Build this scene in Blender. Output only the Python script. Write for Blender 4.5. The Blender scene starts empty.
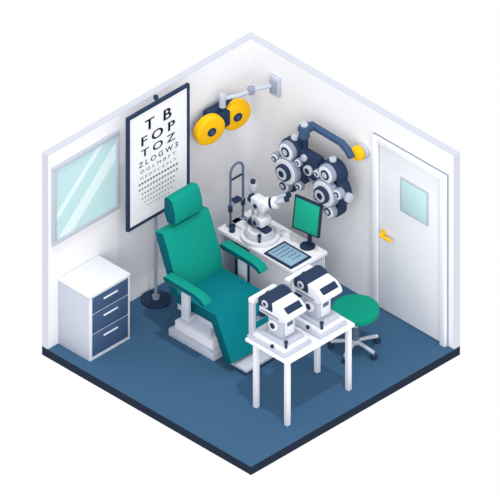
import bpy, bmesh, math
from mathutils import Vector, Matrix
scene = bpy.context.scene
scene.view_settings.view_transform = 'Standard'
scene.view_settings.look = 'None'
COL = scene.collection

# ------------------------------------------------------------ materials
def lin(h):
    h = h.lstrip('#')
    o = []
    for i in (0, 2, 4):
        c = int(h[i:i+2], 16) / 255
        o.append(c/12.92 if c <= 0.04045 else ((c+0.055)/1.055)**2.4)
    return o
def mat(name, hx, rough=0.6, metal=0.0, gain=0.96, var=0.02, scale=6.0):
    m = bpy.data.materials.new(name); m.use_nodes = True
    nt = m.node_tree; b = nt.nodes['Principled BSDF']
    c = [min(.97, v*gain) for v in lin(hx)]
    tc = nt.nodes.new('ShaderNodeTexCoord'); n = nt.nodes.new('ShaderNodeTexNoise')
    n.inputs['Scale'].default_value = scale
    r = nt.nodes.new('ShaderNodeValToRGB')
    r.color_ramp.elements[0].color = [v*(1-var) for v in c]+[1]
    r.color_ramp.elements[1].color = [min(.98, v*(1+var)) for v in c]+[1]
    nt.links.new(tc.outputs['Object'], n.inputs['Vector'])
    nt.links.new(n.outputs['Fac'], r.inputs['Fac'])
    nt.links.new(r.outputs['Color'], b.inputs['Base Color'])
    b.inputs['Roughness'].default_value = rough
    b.inputs['Metallic'].default_value = metal
    b.inputs['Specular IOR Level'].default_value = 0.05
    return m
WALLL = mat('wall_paint_a', '#eeeef1', 0.9, var=0.003)
WALLR = mat('wall_paint_b', '#f1f1f4', 0.9, var=0.003)
CAP = mat('wall_edge_paint', '#c6c9d4', 0.9, var=0.003)
FLOOR = mat('floor_blue', '#3d5f7e', 0.9, var=0.008)
EDGE = mat('floor_edge', '#222c3c', 0.9)
WHITE = mat('white_plastic', '#e4e5ec', 0.5)
WHITE2 = mat('white_trim', '#eeeff4', 0.6)
LGRAY = mat('light_gray', '#bcc2cf', 0.5)
GRAY = mat('mid_gray', '#929cae', 0.5)
DGRAY = mat('dark_gray', '#5d6b82', 0.5)
NAVY = mat('navy', '#2a3a54', 0.5)
DNAVY = mat('deep_navy', '#1f2b40', 0.5)
STEEL = mat('blue_steel', '#41597a', 0.5)
SLATE = mat('slate_drawer', '#435a7b', 0.5)
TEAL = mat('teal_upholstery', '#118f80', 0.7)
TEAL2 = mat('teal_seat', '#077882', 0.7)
TEAL_SHADE = mat('teal_side_shade', '#0a5764', 0.7)  # shade of the chair's side faces, painted in as a darker teal
STOOLG = mat('stool_green', '#0d9077', 0.6)
SCREEN = mat('green_screen', '#1fa184', 0.4, gain=1.05)
GLASS = mat('pale_teal_glass', '#bfe0e2', 0.4)
GLASS_SHINE = mat('painted_shine_band', '#dff1f2', 0.4)  # paler glass colour for the reflection streaks painted on the window
PALEB = mat('pale_blue_display', '#8fb2c9', 0.4)
FRAMEG = mat('silver_gray_frame', '#b9bfcb', 0.6)
DOORM = mat('door_paint', '#e8eaf0', 0.7, var=0.004)
YEL = mat('yellow', '#fdbf1c', 0.5)
ORG = mat('orange', '#e9a01c', 0.5)
PAPER = mat('chart_paper', '#f0f0f4', 0.8, var=0.002)
INK = mat('chart_ink', '#161e2a', 0.8)

# ------------------------------------------------------------ builder
WLOC = {}
def root(name, loc, label, category, group=None, kind=None):
    o = bpy.data.objects.new(name, None); o.empty_display_size = 0.1
    o.location = loc; COL.objects.link(o); WLOC[o.name] = Vector(loc)
    o['label'] = label; o['category'] = category
    if group: o['group'] = group
    if kind: o['kind'] = kind
    return o

class Part:
    def __init__(s, off=(0, 0, 0)):
        s.bm = bmesh.new(); s.mats = []; s.off = Vector(off)
    def mi(s, m):
        if m not in s.mats: s.mats.append(m)
        return s.mats.index(m)
    def _merge(s, b, m, bev=0, seg=2, side=None):
        if bev > 0:
            es = [e for e in b.edges if len(e.link_faces) == 2 and e.calc_face_angle(0) > 0.6]
            bmesh.ops.bevel(b, geom=es, offset=bev, segments=seg, profile=0.5, affect='EDGES', clamp_overlap=True)
        bmesh.ops.recalc_face_normals(b, faces=b.faces)
        for f in b.faces:
            f.smooth = True
            f.material_index = s.mi(side if (side and abs(f.normal.x) > 0.6) else m)  # x-facing sides can take a separate, painted-shade material
        for e in b.edges:
            if len(e.link_faces) == 2 and e.calc_face_angle(0) > 0.55: e.smooth = False
        for v in b.verts: v.co += s.off
        me = bpy.data.meshes.new('t'); b.to_mesh(me); b.free()
        s.bm.from_mesh(me); bpy.data.meshes.remove(me)
    def box(s, mn, mx, m, bev=0.006, M=None, seg=2, side=None):
        b = bmesh.new(); bmesh.ops.create_cube(b, size=1)
        mn = Vector(mn); mx = Vector(mx); c = (mn+mx)/2; d = mx-mn
        for v in b.verts: v.co = Vector((v.co.x*d.x, v.co.y*d.y, v.co.z*d.z)) + c
        if M is not None:
            bmesh.ops.transform(b, matrix=Matrix.Translation(c) @ M @ Matrix.Translation(-c), verts=b.verts)
        s._merge(b, m, bev, seg, side); return s
    def cyl(s, p0, p1, r, m, r2=None, n=40, bev=0.0):
        p0 = Vector(p0); p1 = Vector(p1); d = p1-p0
        b = bmesh.new()
        bmesh.ops.create_cone(b, cap_ends=True, segments=n, radius1=r, radius2=r if r2 is None else r2, depth=d.length)
        q = d.to_track_quat('Z', 'Y').to_matrix().to_4x4()
        bmesh.ops.transform(b, matrix=Matrix.Translation((p0+p1)/2) @ q, verts=b.verts)
        if bev > 0:
            es = [e for e in b.edges if e.calc_face_angle(0) > 0.8]
            bmesh.ops.bevel(b, geom=es, offset=bev, segments=3, profile=0.5, affect='EDGES', clamp_overlap=True)
        s._merge(b, m); return s
    def sph(s, c, r, m, sc=(1, 1, 1)):
        b = bmesh.new(); bmesh.ops.create_uvsphere(b, u_segments=24, v_segments=14, radius=r)
        for v in b.verts: v.co = Vector((v.co.x*sc[0], v.co.y*sc[1], v.co.z*sc[2])) + Vector(c)
        s._merge(b, m); return s
    def prism(s, poly, axis, a0, a1, m, bev=0.0, seg=2, side=None):
        def mk(p, a):
            if axis == 'x': return Vector((a, p[0], p[1]))
            if axis == 'y': return Vector((p[0], a, p[1]))
            return Vector((p[0], p[1], a))
        b = bmesh.new()
        A = [b.verts.new(mk(p, a0)) for p in poly]; B = [b.verts.new(mk(p, a1)) for p in poly]
        b.faces.new(A); b.faces.new(B[::-1]); n = len(poly)
        for i in range(n):
            b.faces.new((A[i], A[(i+1) % n], B[(i+1) % n], B[i]))
        bmesh.ops.recalc_face_normals(b, faces=b.faces)
        s._merge(b, m, bev, seg, side); return s
    def tube(s, pts, r, m, closed=False):
        pts = [Vector(p) for p in pts]; n = len(pts); k = 12
        b = bmesh.new(); rings = []; up = None
        for i, p in enumerate(pts):
            a = pts[i-1] if (i > 0 or closed) else p
            c = pts[(i+1) % n] if (i < n-1 or closed) else p
            t = (c-a).normalized()
            if up is None:
                up = Vector((0, 0, 1)) if abs(t.z) < 0.9 else Vector((1, 0, 0))
            u = (up - t*up.dot(t)).normalized(); w = t.cross(u); up = u
            rings.append([b.verts.new(p + u*r*math.cos(2*math.pi*j/k) + w*r*math.sin(2*math.pi*j/k)) for j in range(k)])
        for i in range(n if closed else n-1):
            A = rings[i]; B = rings[(i+1) % n]
            for j in range(k): b.faces.new((A[j], A[(j+1) % k], B[(j+1) % k], B[j]))
        if not closed:
            b.faces.new(rings[0][::-1]); b.faces.new(rings[-1])
        s._merge(b, m); return s
    def text(s, st, cx, cz, w, h, y, m, bold=0.0, rep=0.0):
        cu = bpy.data.curves.new('t', 'FONT'); cu.body = st; cu.size = 1; cu.offset = bold
        o = bpy.data.objects.new('t', cu); COL.objects.link(o)
        dg = bpy.context.evaluated_depsgraph_get()
        me = bpy.data.meshes.new_from_object(o.evaluated_get(dg))
        bpy.data.objects.remove(o)
        for k, dx in enumerate((0,) if rep == 0 else (-rep, 0, rep)):
            b = bmesh.new(); b.from_mesh(me)
            x0 = min(v.co.x for v in b.verts); x1 = max(v.co.x for v in b.verts)
            y0 = min(v.co.y for v in b.verts); y1 = max(v.co.y for v in b.verts)
            for v in b.verts:
                v.co = Vector((cx + dx - ((v.co.x-x0)/(x1-x0)-0.5)*w, y+k*.0003, cz + ((v.co.y-y0)/(y1-y0)-0.5)*h))
            for f in b.faces: f.material_index = s.mi(m)
            for v in b.verts: v.co += s.off
            m2 = bpy.data.meshes.new('t'); b.to_mesh(m2); b.free(); s.bm.from_mesh(m2); bpy.data.meshes.remove(m2)
        bpy.data.meshes.remove(me)
        return s
    def done(s, name, parent=None, label=None, **props):
        xs = [v.co for v in s.bm.verts]
        c = Vector([(min(v[i] for v in xs)+max(v[i] for v in xs))/2 for i in range(3)])
        if parent is None: c.z = min(v[2] for v in xs)
        for v in s.bm.verts: v.co -= c
        me = bpy.data.meshes.new(name); s.bm.to_mesh(me); s.bm.free()
        for m in s.mats: me.materials.append(m)
        o = bpy.data.objects.new(name, me); COL.objects.link(o)
        if parent is not None:
            o.parent = parent; o.location = c - WLOC[parent.name]
        else: o.location = c
        WLOC[o.name] = c
        if label: o['label'] = label
        for k, v in props.items(): o[k] = v
        return o

# ------------------------------------------------------------ room
X = 3.128; T = 0.09; H = 2.58
p = Part(); p.box((-T, -T, -0.115), (X, X, -0.006), EDGE, 0); p.box((-T, -T, -0.006), (X, X, 0), FLOOR, 0)
p.done('floor', kind='structure', label='flat slate blue floor slab with a dark navy edge', category='floor')
p = Part(); p.box((-T, -T, 0), (X-.006, 0, H-.006), WALLL, 0); p.box((-T, -T, H-.006), (X, 0, H), CAP, 0); p.box((X-.006, -T, 0), (X, 0, H-.006), CAP, 0)
p.done('wall_left', kind='structure', label='plain off-white wall carrying the window', category='wall')
p = Part(); p.box((-T, 0, 0), (0, X-.006, H-.006), WALLR, 0); p.box((-T, 0, H-.006), (0, X, H), CAP, 0); p.box((-T, X-.006, 0), (0, X, H-.006), CAP, 0)
p.done('wall_right', kind='structure', label='plain off-white wall with the door', category='wall')

# window
wx0, wx1, wz0, wz1 = 2.05, 3.075, 1.36, 2.39
R = root('window_1', ((wx0+wx1)/2, 0, wz0), 'pale teal glass pane in a silver gray frame on the wall', 'window', kind='structure')
p = Part(); fw = 0.05
for a in [((wx0, 0, wz0), (wx1, .035, wz0+fw)), ((wx0, 0, wz1-fw), (wx1, .035, wz1)), ((wx0, 0, wz0+fw), (wx0+fw, .035, wz1-fw)), ((wx1-fw, 0, wz0+fw), (wx1, .035, wz1-fw))]:
    p.box(a[0], a[1], FRAMEG, 0.002)
p.done('frame', R, 'silver gray frame')
gx0, gx1, gz0, gz1 = wx0+fw, wx1-fw, wz0+fw, wz1-fw
p = Part(); p.box((gx0, .002, gz0), (gx1, .012, gz1), GLASS, 0)
p.prism([(gx1-.05, gz0), (gx1-.27, gz0), (gx0, gz1-.32), (gx0, gz1-.10)], 'y', .012, .014, GLASS_SHINE)  # diagonal reflection streaks, drawn as paler strips on the pane
p.prism([(gx1, gz0+.22), (gx1, gz0+.32), (gx0+.26, gz1), (gx0+.16, gz1)], 'y', .012, .014, GLASS_SHINE)
p.done('glass_pane', R)

# door
dy0, dy1, dz1 = 1.91, 3.03, 2.27
R = root('door_1', (0, (dy0+dy1)/2, 0), 'pale gray door with small glass window and yellow handle', 'door', kind='structure')
p = Part(); f = .08
p.box((0, dy0, 0), (.05, dy0+f, dz1), WHITE2, .003).box((0, dy1-f, 0), (.05, dy1, dz1), WHITE2, .003).box((0, dy0+f, dz1-f), (.05, dy1-f, dz1), WHITE2, .003)
p.box((0, dy0-.012, 0), (.012, dy0, dz1+.012), GRAY, 0).box((0, dy1, 0), (.012, dy1+.012, dz1+.012), GRAY, 0).box((0, dy0, dz1), (.012, dy1, dz1+.012), GRAY, 0)
p.box((0, dy0+f, 0), (.008, dy1-f, dz1-f), GRAY, 0)
p.done('door_frame', R, 'white door frame with gray edge')
p = Part(); p.box((.008, dy0+f+.014, .014), (.022, dy1-f-.014, dz1-f-.014), DOORM, .002); leaf = p.done('door_leaf', R)
p = Part(); p.box((.022, 2.33, 1.47), (.034, 2.76, 1.92), FRAMEG, .002).box((.034, 2.355, 1.495), (.038, 2.735, 1.895), GLASS, .001); p.done('glass_pane', leaf)
p = Part()
p.box((.022, 2.04, .96), (.034, 2.10, 1.08), YEL, .004).cyl((.03, 2.07, 1.03), (.075, 2.07, 1.03), .018, YEL).tube([(.075, 2.06, 1.03), (.078, 2.12, 1.03), (.075, 2.23, 1.03)], .018, YEL)
p.done('handle', leaf, 'yellow lever handle')

# ------------------------------------------------------------ drawer cabinet
cx0, cx1, cy0, cy1, ch = 2.355, 2.97, .005, .49, .87
R = root('drawer_cabinet', ((cx0+cx1)/2, (cy0+cy1)/2, 0), 'white floor cabinet with three slate blue drawers by the wall', 'cabinet')
p = Part(); p.box((cx0, cy0, .0), (cx1, cy1-.012, ch-.03), LGRAY, .002).box((cx0-.005, cy0, ch-.03), (cx1+.005, cy1+.008, ch), WHITE, .003)
p.box((cx0, cy1-.012, 0), (cx1, cy1, ch-.03), WHITE, .002).done('body', R)
for (a, b) in [(.05, .335), (.35, .60), (.615, .825)]:
    p = Part(); p.box((cx0+.035, cy1-.004, a), (cx1-.035, cy1+.008, b), SLATE, .002)
    d = p.done('drawer', R, 'slate blue drawer front')
    zc = b-.075
    p = Part(); p.box((cx0+.2, cy1+.008, zc-.009), (cx1-.2, cy1+.020, zc+.009), WHITE, .002)
    p.done('handle', d, 'white bar handle')

# ------------------------------------------------------------ eye chart
ex0, ex1, ez0, ez1 = 1.175, 2.129, 1.17, 2.684
R = root('eye_chart', (1.645, .18, 0), 'letter eye chart in navy frame on a pole stand', 'eye chart')
p = Part(); p.cyl((1.645, .18, .02), (1.645, .18, 2.70), .017, GRAY).sph((1.645, .18, 2.71), .03, NAVY).done('pole', R, 'gray pole')
p = Part(); p.cyl((1.645, .18, 0), (1.645, .18, .03), .165, NAVY, bev=.006).cyl((1.645, .18, .03), (1.645, .18, .07), .04, GRAY).done('base', R, 'round navy base')
p = Part(); fw = .035
for a in [((ex0, .195, ez0), (ex1, .235, ez0+fw)), ((ex0, .195, ez1-fw), (ex1, .235, ez1)), ((ex0, .195, ez0+fw), (ex0+fw, .235, ez1-fw)), ((ex1-fw, .195, ez0+fw), (ex1, .235, ez1-fw))]:
    p.box(a[0], a[1], NAVY, .004)
p.done('frame', R, 'navy frame')
p = Part(); p.box((ex0+fw, .2, ez0+fw), (ex1-fw, .222, ez1-fw), PAPER, 0)
mx = (ex0+ex1)/2
for st, dz, w, h, rp in [('T  B', .24, .40, .14, .006), ('F O P', .425, .51, .12, .005), ('T O Z', .585, .52, .10, .003), ('Z L O G W 3', .72, .60, .068, .001)]:
    p.text(st, mx, ez1-dz, w, h, .2235, INK, .006, rp)
p.text('D G L M B F T', mx, ez1-.82, .54, .042, .2235, INK)
p.text('O E D F C Z P L T', mx, ez1-.905, .56, .030, .2235, INK)
for n_, sp, w_, dz, hh in [(14, .044, .013, .99, .022), (14, .044, .012, 1.06, .018), (12, .044, .010, 1.13, .016), (12, .044, .009, 1.19, .014), (10, .044, .008, 1.25, .012), (8, .044, .007, 1.31, .011)]:
    for k in range(n_):
        xk = mx-(n_-1)*sp/2+k*sp
        p.box((xk-w_, .222, ez1-dz), (xk+w_, .2235, ez1-dz+hh), INK, 0)
p.done('letter_sheet', R, 'white sheet with rows of black letters')

# ------------------------------------------------------------ exam chair (faces +y)
O = Vector((1.70, 1.10, 0))
R = root('exam_chair', O, 'teal reclining exam chair with armrests on a gray pedestal', 'chair')
p = Part(O); p.box((-.31, -.36, 0), (.31, .34, .09), LGRAY, .003)
p.box((-.26, -.31, .09), (.26, .27, .20), WHITE, .003)
p.box((-.22, -.24, .20), (.22, .20, .44), LGRAY, .003)
p.box((-.31, -.22, .42), (.31, .33, .53), LGRAY, .004); p.done('pedestal', R, 'boxy white and gray stepped pedestal')
p = Part(O); p.box((-.35, -.20, .53), (.35, .39, .665), TEAL2, .010, side=TEAL_SHADE); p.done('seat', R)
def slab(y0, z0, y1, z1, t):
    d = Vector((y1-y0, z1-z0)).normalized(); n = Vector((-d.y, d.x))
    if n.x > 0: n = -n
    return [(y0, z0), (y1, z1), (y1+n.x*t, z1+n.y*t), (y0+n.x*t, z0+n.y*t)]
front = [(-.17, .62), (-.195, .80), (-.265, 1.0), (-.34, 1.2), (-.405, 1.35)]
back = [(-.53, 1.32), (-.47, 1.15), (-.40, .97), (-.33, .80), (-.30, .60)]
p = Part(O); p.prism(front+back, 'x', -.355, .355, TEAL, .012, 2, side=TEAL_SHADE)
p.done('backrest', R)
p = Part(O); p.prism([(-.35, .66), (-.42, .92), (-.55, 1.27), (-.575, 1.26), (-.46, .92), (-.38, .65)], 'x', -.29, .29, LGRAY, .006); p.done('back_shell', R, 'light gray back shell')
p = Part(O); p.prism([(-.35, 1.42), (-.355, 1.56), (-.40, 1.70), (-.46, 1.73), (-.53, 1.70), (-.53, 1.50), (-.48, 1.38)], 'x', -.215, .215, TEAL, .018, 2, side=TEAL_SHADE)
p.done('headrest', R)
p = Part(O); p.box((-.05, -.50, 1.26), (.05, -.45, 1.46), GRAY, .008); p.done('headrest_bracket', R, 'gray bracket')
p = Part(O); p.prism(slab(.40, .665, .65, .14, .12), 'x', -.345, .345, TEAL2, .010, 2, side=TEAL_SHADE); p.done('leg_rest', R)
p = Part(O); p.box((-.27, .54, .05), (.27, .80, .09), LGRAY, .006); p.box((-.2, .48, .05), (.2, .56, .22), GRAY, .01); p.done('footplate', R, 'gray footplate')
for sx in (-1, 1):
    p = Part(O); c = sx*.435
    p.prism([(-.27, .90), (-.24, .935), (.22, .925), (.32, .90), (.38, .85), (.35, .82), (.28, .85), (.20, .865), (-.24, .865)], 'x', c-.06, c+.06, TEAL, .008, side=TEAL_SHADE); p.done('armrest', R)
    p = Part(O)
    p.box((c-.022, -.02, .50), (c+.022, .09, .84), LGRAY, .008)
    p.box((min(sx*.28, c+.022*sx), -.02, .46), (max(sx*.28, c+.022*sx), .09, .51), LGRAY, .008)
    p.box((c-.03, -.20, .835), (c+.03, .20, .866), GRAY, .004)
    p.done('armrest_support', R, 'light gray metal support')

# ------------------------------------------------------------ desk
X0, X1, Y0, Y1, Z = .42, .96, .44, 1.60, .75
R = root('desk', ((X0+X1)/2, (Y0+Y1)/2, 0), 'white desk with drawer pedestal holding the instruments', 'desk')
p = Part(); p.box((X0, Y0, Z-.045), (X1, Y1, Z), WHITE2, .004).done('desktop', R)
p = Part(); p.box((X0+.03, Y0+.02, 0), (X1-.03, Y0+.06, Z-.045), LGRAY, .004).box((X0+.30, Y0+.06, .05), (X0+.33, .92, Z-.045), STEEL, .002).done('side_panel', R)
p = Part(); p.box((X0+.02, .92, 0), (X1-.02, Y1-.02, Z-.045), WHITE, .004); ped = p.done('drawer_pedestal', R)
for a, b in [(.04, .25), (.27, .47), (.49, .69)]:
    p = Part(); p.box((X0+.05, Y1-.02, a), (X1-.05, Y1-.006, b), LGRAY, .002); d = p.done('drawer', ped, 'pale gray drawer front')
    p = Part(); p.box((X0+.17, Y1-.006, b-.07), (X1-.17, Y1+.014, b-.05), NAVY, .003).done('handle', d, 'navy handle')

# ------------------------------------------------------------ monitor
O = Vector((.51, 1.38, .75))
R = root('monitor', O, 'small desktop monitor with plain teal green screen on desk', 'monitor')
Mz = Matrix.Rotation(math.radians(9), 4, 'Z') @ Matrix.Rotation(math.radians(-8), 4, 'Y')
p = Part(O); p.cyl((0, 0, 0), (0, 0, .018), .085, NAVY, bev=.004).box((-.05, -.025, .018), (-.022, .025, .30), NAVY, .005).done('stand', R, 'navy stand')
p = Part(O); p.box((-.017, -.18, .20), (.017, .18, .61), NAVY, .005, M=Mz); b = p.done('screen_housing', R, 'navy housing')
n9 = Mz @ Vector((.0185, 0, 0))
p = Part(O); p.box(Vector((-.002, -.158, .224))+n9, Vector((.002, .158, .588))+n9, SCREEN, .001, M=Mz); o = p.done('screen', b, 'teal green screen')

# ------------------------------------------------------------ control tablet
O = Vector((.785, 1.35, .75))
R = root('control_tablet', O, 'flat navy control tablet with pale blue display on desk', 'tablet')
p = Part(O); p.box((-.16, -.21, 0), (.16, .21, .016), NAVY, .004).done('body', R)
p = Part(O); p.box((-.13, -.18, .016), (.13, .18, .019), PALEB, .001)
for k in range(5): p.box((-.10, -.14+k*.06, .019), (.10 if k < 3 else .04, -.13+k*.06, .020), STEEL, 0)
p.done('display', R, 'pale blue display')

# ------------------------------------------------------------ cup
O = Vector((.89, .60, .75))
R = root('pen_cup', O, 'small dark navy cup standing on the desk', 'cup')
p = Part(O); p.cyl((0, 0, 0), (0, 0, .085), .03, NAVY, r2=.036, bev=.003).cyl((0, 0, .0852), (0, 0, .0856), .028, DNAVY).done('body', R)
p = Part(O); p.cyl((0, 0, .06), (0, 0, .075), .038, STEEL, bev=.002).done('rim_band', R, 'blue band')

# ------------------------------------------------------------ slit lamp
O = Vector((.74, .88, .75))
R = root('slit_lamp', O, 'light gray slit lamp microscope with chin rest on desk', 'slit lamp')
p = Part(O); p.cyl((0, 0, 0), (0, 0, .045), .22, WHITE, bev=.006).cyl((0, 0, .045), (0, 0, .09), .18, LGRAY, r2=.16, bev=.006).cyl((0, 0, .09), (0, 0, .11), .14, WHITE, bev=.004)
p.box((-.06, -.40, .0), (.06, -.15, .035), WHITE, .008); p.done('base', R)
p = Part(O); p.cyl((0, .02, .11), (0, .02, .38), .045, LGRAY).box((-.075, -.06, .19), (.075, .10, .29), WHITE, .012)
p.cyl((.075, .02, .24), (.105, .02, .24), .05, GRAY, bev=.004).cyl((.105, .02, .24), (.11, .02, .24), .028, NAVY)
p.box((-.05, -.16, .12), (.05, .14, .16), NAVY, .01).done('column', R, 'light gray column')
p = Part(O)
d0 = Vector((0, .02, .45)); dv = Vector((-.14, .24, .07)).normalized()
p.box(d0-Vector((.06, .11, .065)), d0+Vector((.06, .08, .065)), WHITE, .012)
p.cyl(d0+dv*.04, d0+dv*.10, .07, WHITE, bev=.008).cyl(d0+dv*.10, d0+dv*.13, .062, NAVY, bev=.003).cyl(d0+dv*.13, d0+dv*.20, .070, WHITE, bev=.006)
sd = dv.cross(Vector((0, 0, 1))).normalized()
for k in (-1, 1):
    a = d0+dv*.18+sd*.042*k+Vector((0, 0, .03)); e = (dv+Vector((0, 0, .30))).normalized()
    p.cyl(a, a+e*.12, .030, LGRAY, bev=.004).cyl(a+e*.12, a+e*.155, .034, NAVY, bev=.004)
p.cyl(d0+Vector((0, -.11, 0)), d0+Vector((0, -.17, 0)), .05, NAVY, bev=.004)
p.cyl(d0+Vector((.06, -.01, 0)), d0+Vector((.085, -.01, 0)), .05, LGRAY, bev=.004).cyl(d0+Vector((.085, -.01, 0)), d0+Vector((.092, -.01, 0)), .028, NAVY)
p.done('microscope', R, 'white microscope with twin eyepieces')
p = Part(O); p.cyl((-.06, -.17, .12), (-.06, -.17, .54), .018, LGRAY).box((-.095, -.205, .50), (-.025, -.125, .60), LGRAY, .012).cyl((-.06, -.17, .60), (-.06, -.17, .64), .028, NAVY, bev=.004)
p.box((-.09, -.19, .13), (.0, .0, .16), GRAY, .005); p.done('illumination_tower', R, 'light gray lamp tower')
p = Part(O)
pts = [(-.095, -.36, .03), (-.098, -.36, .35), (-.095, -.36, .70)] + [(.095*math.cos(math.radians(a)), -.36, .70+.095*math.sin(math.radians(a))) for a in range(165, 0, -15)] + [(.095, -.36, .70), (.098, -.36, .35), (.095, -.36, .03)]
p.tube(pts, .014, DGRAY).box((-.13, -.40, 0), (.13, -.32, .035), GRAY, .008)
for sx in (-1, 1):
    p.cyl((sx*.097, -.36, .20), (sx*.098, -.36, .28), .025, NAVY, bev=.004)
fr = p.done('head_frame', R, 'slim gray head frame with navy fittings')
p = Part(O); p.box((-.095, -.375, .27), (.095, -.345, .295), GRAY, .005).box((-.05, -.40, .295), (.05, -.32, .335), NAVY, .015); p.done('chin_rest', fr, 'navy chin rest')
p = Part(O); p.box((-.09, -.368, .60), (.09, -.352, .625), NAVY, .005); p.done('forehead_band', fr)
p = Part(O); p.cyl((.13, .12, .04), (.13, .12, .12), .014, NAVY).sph((.13, .12, .135), .024, NAVY); p.done('joystick', R, 'navy joystick')

# ------------------------------------------------------------ phoropter
R = root('phoropter', (0, 1.70, 2.0), 'navy and gray phoropter hanging from wall arm', 'phoropter')
p = Part(); p.cyl((0, 1.74, 1.96), (.045, 1.74, 1.96), .09, LGRAY, bev=.008).done('wall_mount', R, 'gray wall mount')
p = Part(); p.cyl((.045, 1.73, 1.96), (.13, 1.73, 1.96), .085, YEL, bev=.02).done('joint', R, 'yellow joint')
p = Part()
p.prism([(1.74, 1.94), (1.68, 2.01), (1.56, 2.07), (1.06, 2.08), (1.06, 2.02), (1.53, 2.01), (1.62, 1.965), (1.68, 1.90)], 'x', .12, .19, STEEL, .012)
p.box((.16, 1.03, 2.015), (.32, 1.15, 2.08), STEEL, .012)
p.cyl((.27, 1.09, 1.94), (.27, 1.09, 2.10), .06, STEEL, bev=.01).cyl((.27, 1.09, 2.10), (.27, 1.09, 2.125), .042, LGRAY, bev=.004)
p.done('arm', R, 'blue gray bent swing arm')
p = Part(); p.cyl((.27, 1.11, 1.74), (.27, 1.11, 1.95), .03, NAVY); p.box((.22, .90, 1.62), (.32, 1.58, 1.77), NAVY, .03)
p.box((.24, 1.08, 1.50), (.35, 1.38, 1.82), NAVY, .03); p.cyl((.35, 1.18, 1.76), (.38, 1.18, 1.76), .04, LGRAY, bev=.004)
p.cyl((.35, 1.25, 1.63), (.39, 1.25, 1.63), .06, LGRAY, bev=.006).cyl((.39, 1.25, 1.63), (.395, 1.25, 1.63), .035, NAVY)
p.tube([(.28, 1.12, 1.50), (.28, 1.24, 1.43), (.28, 1.36, 1.50)], .02, GRAY)
p.done('crossbar', R, 'navy crossbar')
def dial(par, y, z, r, x=.40, d=.03):
    q = Part(); q.cyl((x, y, z), (x+d, y, z), r, GRAY, bev=.006)
    q.cyl((x+d, y, z), (x+d+.008, y, z), r*.86, WHITE, bev=.002); q.cyl((x+d+.008, y, z), (x+d+.02, y, z), r*.52, NAVY, bev=.002)
    q.cyl((x+d+.02, y, z), (x+d+.024, y, z), r*.32, LGRAY)
    q.done('dial', par, 'gray dial with navy centre')
for yc, s in ((.95, -1), (1.54, 1)):
    zc = 1.49
    p = Part()
    p.cyl((.20, yc, zc), (.34, yc, zc), .225, NAVY, bev=.012)
    p.cyl((.20, yc+s*.01, zc+.22), (.34, yc+s*.01, zc+.22), .155, NAVY, bev=.012)
    p.cyl((.22, yc+s*.04, zc-.20), (.34, yc+s*.04, zc-.20), .125, NAVY, bev=.012)
    p.cyl((.34, yc, zc), (.42, yc, zc), .17, GRAY, bev=.010).cyl((.42, yc, zc), (.428, yc, zc), .15, WHITE)
    u = p.done('lens_unit', R)
    q = Part(); q.cyl((.428, yc, zc), (.48, yc, zc), .10, NAVY, bev=.008).cyl((.48, yc, zc), (.486, yc, zc), .074, LGRAY).cyl((.486, yc, zc), (.49, yc, zc), .04, DNAVY).done('eyepiece', u, 'navy ringed lens')
    dial(u, yc+s*.01, zc+.25, .115, .34, .06)
    dial(u, yc+s*.05, zc-.22, .09, .34, .06)
    dial(u, yc+s*.185, zc+.07, .065, .33, .07)
    dial(u, yc-s*.16, zc-.14, .055, .33, .05)
    dial(u, yc-s*.15, zc+.17, .05, .33, .05)
    q = Part(); q.cyl((.28, yc+s*.20, zc), (.28, yc+s*.27, zc), .055, LGRAY, bev=.008); q.done('side_knob', u, 'gray knob')
    q = Part(); q.cyl((.28, yc, zc+.36), (.28, yc, zc+.41), .04, LGRAY, bev=.006); q.done('adjusting_knob', u, 'gray knob')

# ------------------------------------------------------------ twin lamp
R = root('wall_lamp', (0, .40, 2.16), 'twin round yellow examination lamp on gray wall arm', 'lamp')
p = Part(); p.box((0, .33, 2.04), (.05, .47, 2.28), LGRAY, .008).cyl((.05, .40, 2.10), (.05, .40, 2.24), .045, GRAY, bev=.004).done('wall_mount', R, 'light gray wall plate')
p = Part()
p.tube([(.05, .40, 2.19), (.30, .30, 2.19)], .026, LGRAY).cyl((.30, .30, 2.15), (.30, .30, 2.23), .042, GRAY, bev=.004).tube([(.30, .30, 2.18), (.44, .24, 2.16), (.60, .16, 2.16)], .024, LGRAY)
p.cyl((.60, .16, 2.05), (.60, .16, 2.22), .038, LGRAY, bev=.005)
p.done('arm', R, 'light gray folding arm')
p = Part(); p.cyl((.60, .16, 1.98), (.60, .16, 2.06), .032, NAVY).box((.40, .05, 1.97), (.80, .15, 2.05), NAVY, .02).box((.53, .06, 1.80), (.68, .22, 2.0), NAVY, .02)
p.done('bracket', R, 'navy bracket')
for xc in (.81, .41):
    p = Part(); c = Vector((xc, .15, 1.86)); d = Vector((.20, 1, -.08)).normalized()
    p.cyl(c-d*.10, c-d*.04, .10, NAVY, r2=.165, bev=.006).cyl(c-d*.04, c+d*.07, .188, YEL, bev=.03)
    p.cyl(c+d*.07, c+d*.083, .055, NAVY, bev=.004).cyl(c+d*.083, c+d*.087, .026, STEEL)
    p.done('lamp_head', R, 'round yellow lamp head')

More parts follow.
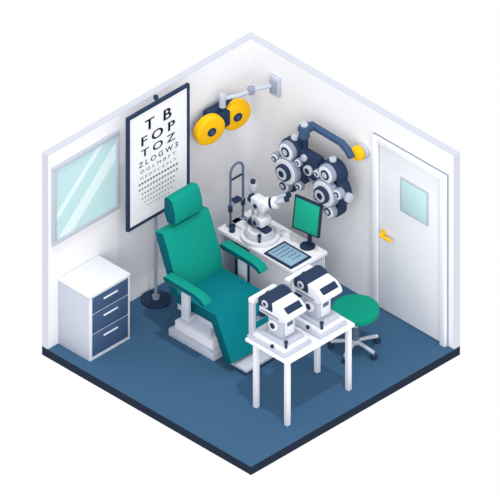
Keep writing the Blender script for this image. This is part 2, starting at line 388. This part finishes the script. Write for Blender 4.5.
# ------------------------------------------------------------ stool
O = Vector((.76, 2.37, 0))
R = root('stool', O, 'round teal swivel stool with gray wheeled base', 'stool')
p = Part(O); p.cyl((0, 0, .48), (0, 0, .56), .26, STOOLG, bev=.012).done('seat', R)
p = Part(O); p.cyl((0, 0, .45), (0, 0, .48), .12, GRAY).cyl((0, 0, .12), (0, 0, .45), .028, LGRAY).cyl((0, 0, .12), (0, 0, .30), .04, DGRAY).done('column', R, 'gray gas column')
p = Part(O)
p.cyl((0, 0, .085), (0, 0, .14), .05, LGRAY, bev=.005)
ang = [math.radians(20+72*i) for i in range(5)]
for a in ang:
    p.tube([(0, 0, .115), (.14*math.cos(a), .14*math.sin(a), .105), (.27*math.cos(a), .27*math.sin(a), .085)], .022, LGRAY)
bs = p.done('star_base', R, 'light gray five-arm base')
for a in ang:
    c = Vector((.27*math.cos(a), .27*math.sin(a), .035)); s = Vector((-math.sin(a), math.cos(a), 0))
    q = Part(O); q.cyl(c-s*.028, c-s*.006, .035, NAVY, n=24, bev=.004).cyl(c+s*.006, c+s*.028, .035, NAVY, n=24, bev=.004).cyl(c, c+Vector((0, 0, .05)), .012, GRAY, n=12)
    q.done('caster', bs, 'navy caster')

# ------------------------------------------------------------ front table
X0, X1, Y0, Y1, Z = 1.30, 2.34, 2.25, 2.90, .88
R = root('instrument_table', ((X0+X1)/2, (Y0+Y1)/2, 0), 'plain white rectangular table carrying two eye testing instruments', 'table')
p = Part(); p.box((X0, Y0, Z-.04), (X1, Y1, Z), WHITE2, .004).done('tabletop', R)
for lx in (X0+.05, X1-.05):
    for ly in (Y0+.12, Y1-.05):
        p = Part(); p.box((lx-.026, ly-.026, 0), (lx+.026, ly+.026, Z-.04), WHITE, .002).done('leg', R)

# ------------------------------------------------------------ autorefractors
def refractor(loc, label):
    O = Vector(loc); R = root('autorefractor', O, label, 'eye testing instrument', group='autorefractors on the white table')
    p = Part(O); p.box((-.175, -.25, 0), (.175, .23, .035), LGRAY, .004).box((-.155, -.22, .035), (.155, .21, .075), WHITE, .005).box((-.125, -.12, .075), (.125, .18, .115), LGRAY, .004)
    p.cyl((.155, .06, .055), (.172, .06, .055), .018, NAVY, n=20).done('base', R)
    p = Part(O); p.box((-.085, -.07, .115), (.085, .11, .35), LGRAY, .008)
    p.cyl((.085, .01, .23), (.11, .01, .23), .055, WHITE, bev=.005).cyl((.11, .01, .23), (.115, .01, .23), .03, NAVY)
    p.box((-.055, .11, .14), (.055, .125, .31), WHITE, .003).box((-.035, .125, .24), (.035, .13, .28), DGRAY, .002).done('body', R)
    p = Part(O)
    p.prism([(-.14, .33), (.13, .33), (.20, .36), (.215, .39), (.20, .43), (.14, .475), (.05, .49), (-.14, .49)], 'x', -.13, .13, WHITE, .008)
    p.box((-.133, -.12, .345), (.133, .11, .37), GRAY, .002)
    hd = p.done('measuring_head', R)
    arc = [(-.06+.09*math.cos(math.radians(t)), .46+.065*math.sin(math.radians(t))) for t in range(0, 181, 15)]
    p = Part(O); p.prism(arc+[(-.15, .40), (.03, .40)], 'x', -.137, .137, NAVY, .006)
    p.cyl((.137, -.055, .455), (.147, -.055, .455), .04, LGRAY, bev=.003, n=28).cyl((.147, -.055, .455), (.15, -.055, .455), .018, NAVY, n=24).done('hood', hd, 'rounded navy hood')
    c = Vector((0, .167, .458))
    p = Part(O); p.box(c-Vector((.095, .034, .004)), c+Vector((.095, .034, .007)), NAVY, .002, M=Matrix.Rotation(-math.radians(38), 4, 'X')).done('display', hd, 'navy display')
    p = Part(O); p.cyl((0, -.13, .43), (0, -.17, .43), .045, NAVY, bev=.005).cyl((0, -.17, .43), (0, -.175, .43), .03, GLASS).done('lens', hd, 'navy lens')
    p = Part(O)
    for sx in (-1, 1):
        p.box((sx*.142-.02, -.245, .03), (sx*.142+.02, -.19, .40), LGRAY, .004)
    p.box((-.162, -.25, .38), (.162, -.19, .44), WHITE, .008)
    fr = p.done('head_frame', R, 'light gray upright head frame')
    p = Part(O); p.box((-.125, -.235, .16), (.125, -.205, .19), GRAY, .004).box((-.05, -.25, .19), (.05, -.18, .225), NAVY, .012).done('chin_rest', fr, 'navy chin rest')
    p = Part(O); p.box((-.11, -.258, .395), (.11, -.248, .425), NAVY, .004).done('forehead_band', fr)
    p = Part(O); p.cyl((.115, .19, .075), (.115, .19, .13), .013, NAVY, n=16).sph((.115, .19, .14), .02, NAVY).done('joystick', R, 'navy joystick')
    return R
r1 = refractor((2.11, 2.56, .88), 'gray and white autorefractor with navy hood near table corner')
r2 = root('autorefractor', (1.58, 2.58, .88), 'gray and white autorefractor with navy hood beside its twin', 'eye testing instrument', group='autorefractors on the white table')
def cp(src, par):
    for ch in list(src.children):
        c = ch.copy(); COL.objects.link(c); c.parent = par; cp(ch, c)
cp(r1, r2)
r1.scale = r2.scale = (1.2, 1.2, 1.2)

# ------------------------------------------------------------ light, world, camera
w = bpy.data.worlds.new('w'); scene.world = w; w.use_nodes = True
w.node_tree.nodes['Background'].inputs[0].default_value = (1, 1, 1, 1)
w.node_tree.nodes['Background'].inputs[1].default_value = 1.0
def sun(name, d, e, a):
    L = bpy.data.lights.new(name, 'SUN'); L.energy = e; L.angle = math.radians(a)
    lo = bpy.data.objects.new(name, L); COL.objects.link(lo)
    lo.rotation_euler = Vector(d).to_track_quat('Z', 'Y').to_euler(); lo.location = (2, 3, 6)
sun('sun', (.10, .25, 1), 1.0, 1.5)
sun('soft_fill_sun', (1, 1, .6), 1.25, 50)
cam = bpy.data.cameras.new('camera'); cam.type = 'ORTHO'; cam.ortho_scale = 500/(75/math.sqrt(2/3)); cam.clip_end = 100
co = bpy.data.objects.new('camera', cam); COL.objects.link(co)
co.location = Vector((.0077, -.0077, -.24)) + Vector((9, 9, 9))
co.rotation_euler = (math.atan(math.sqrt(2)), 0, math.radians(135))
scene.camera = co
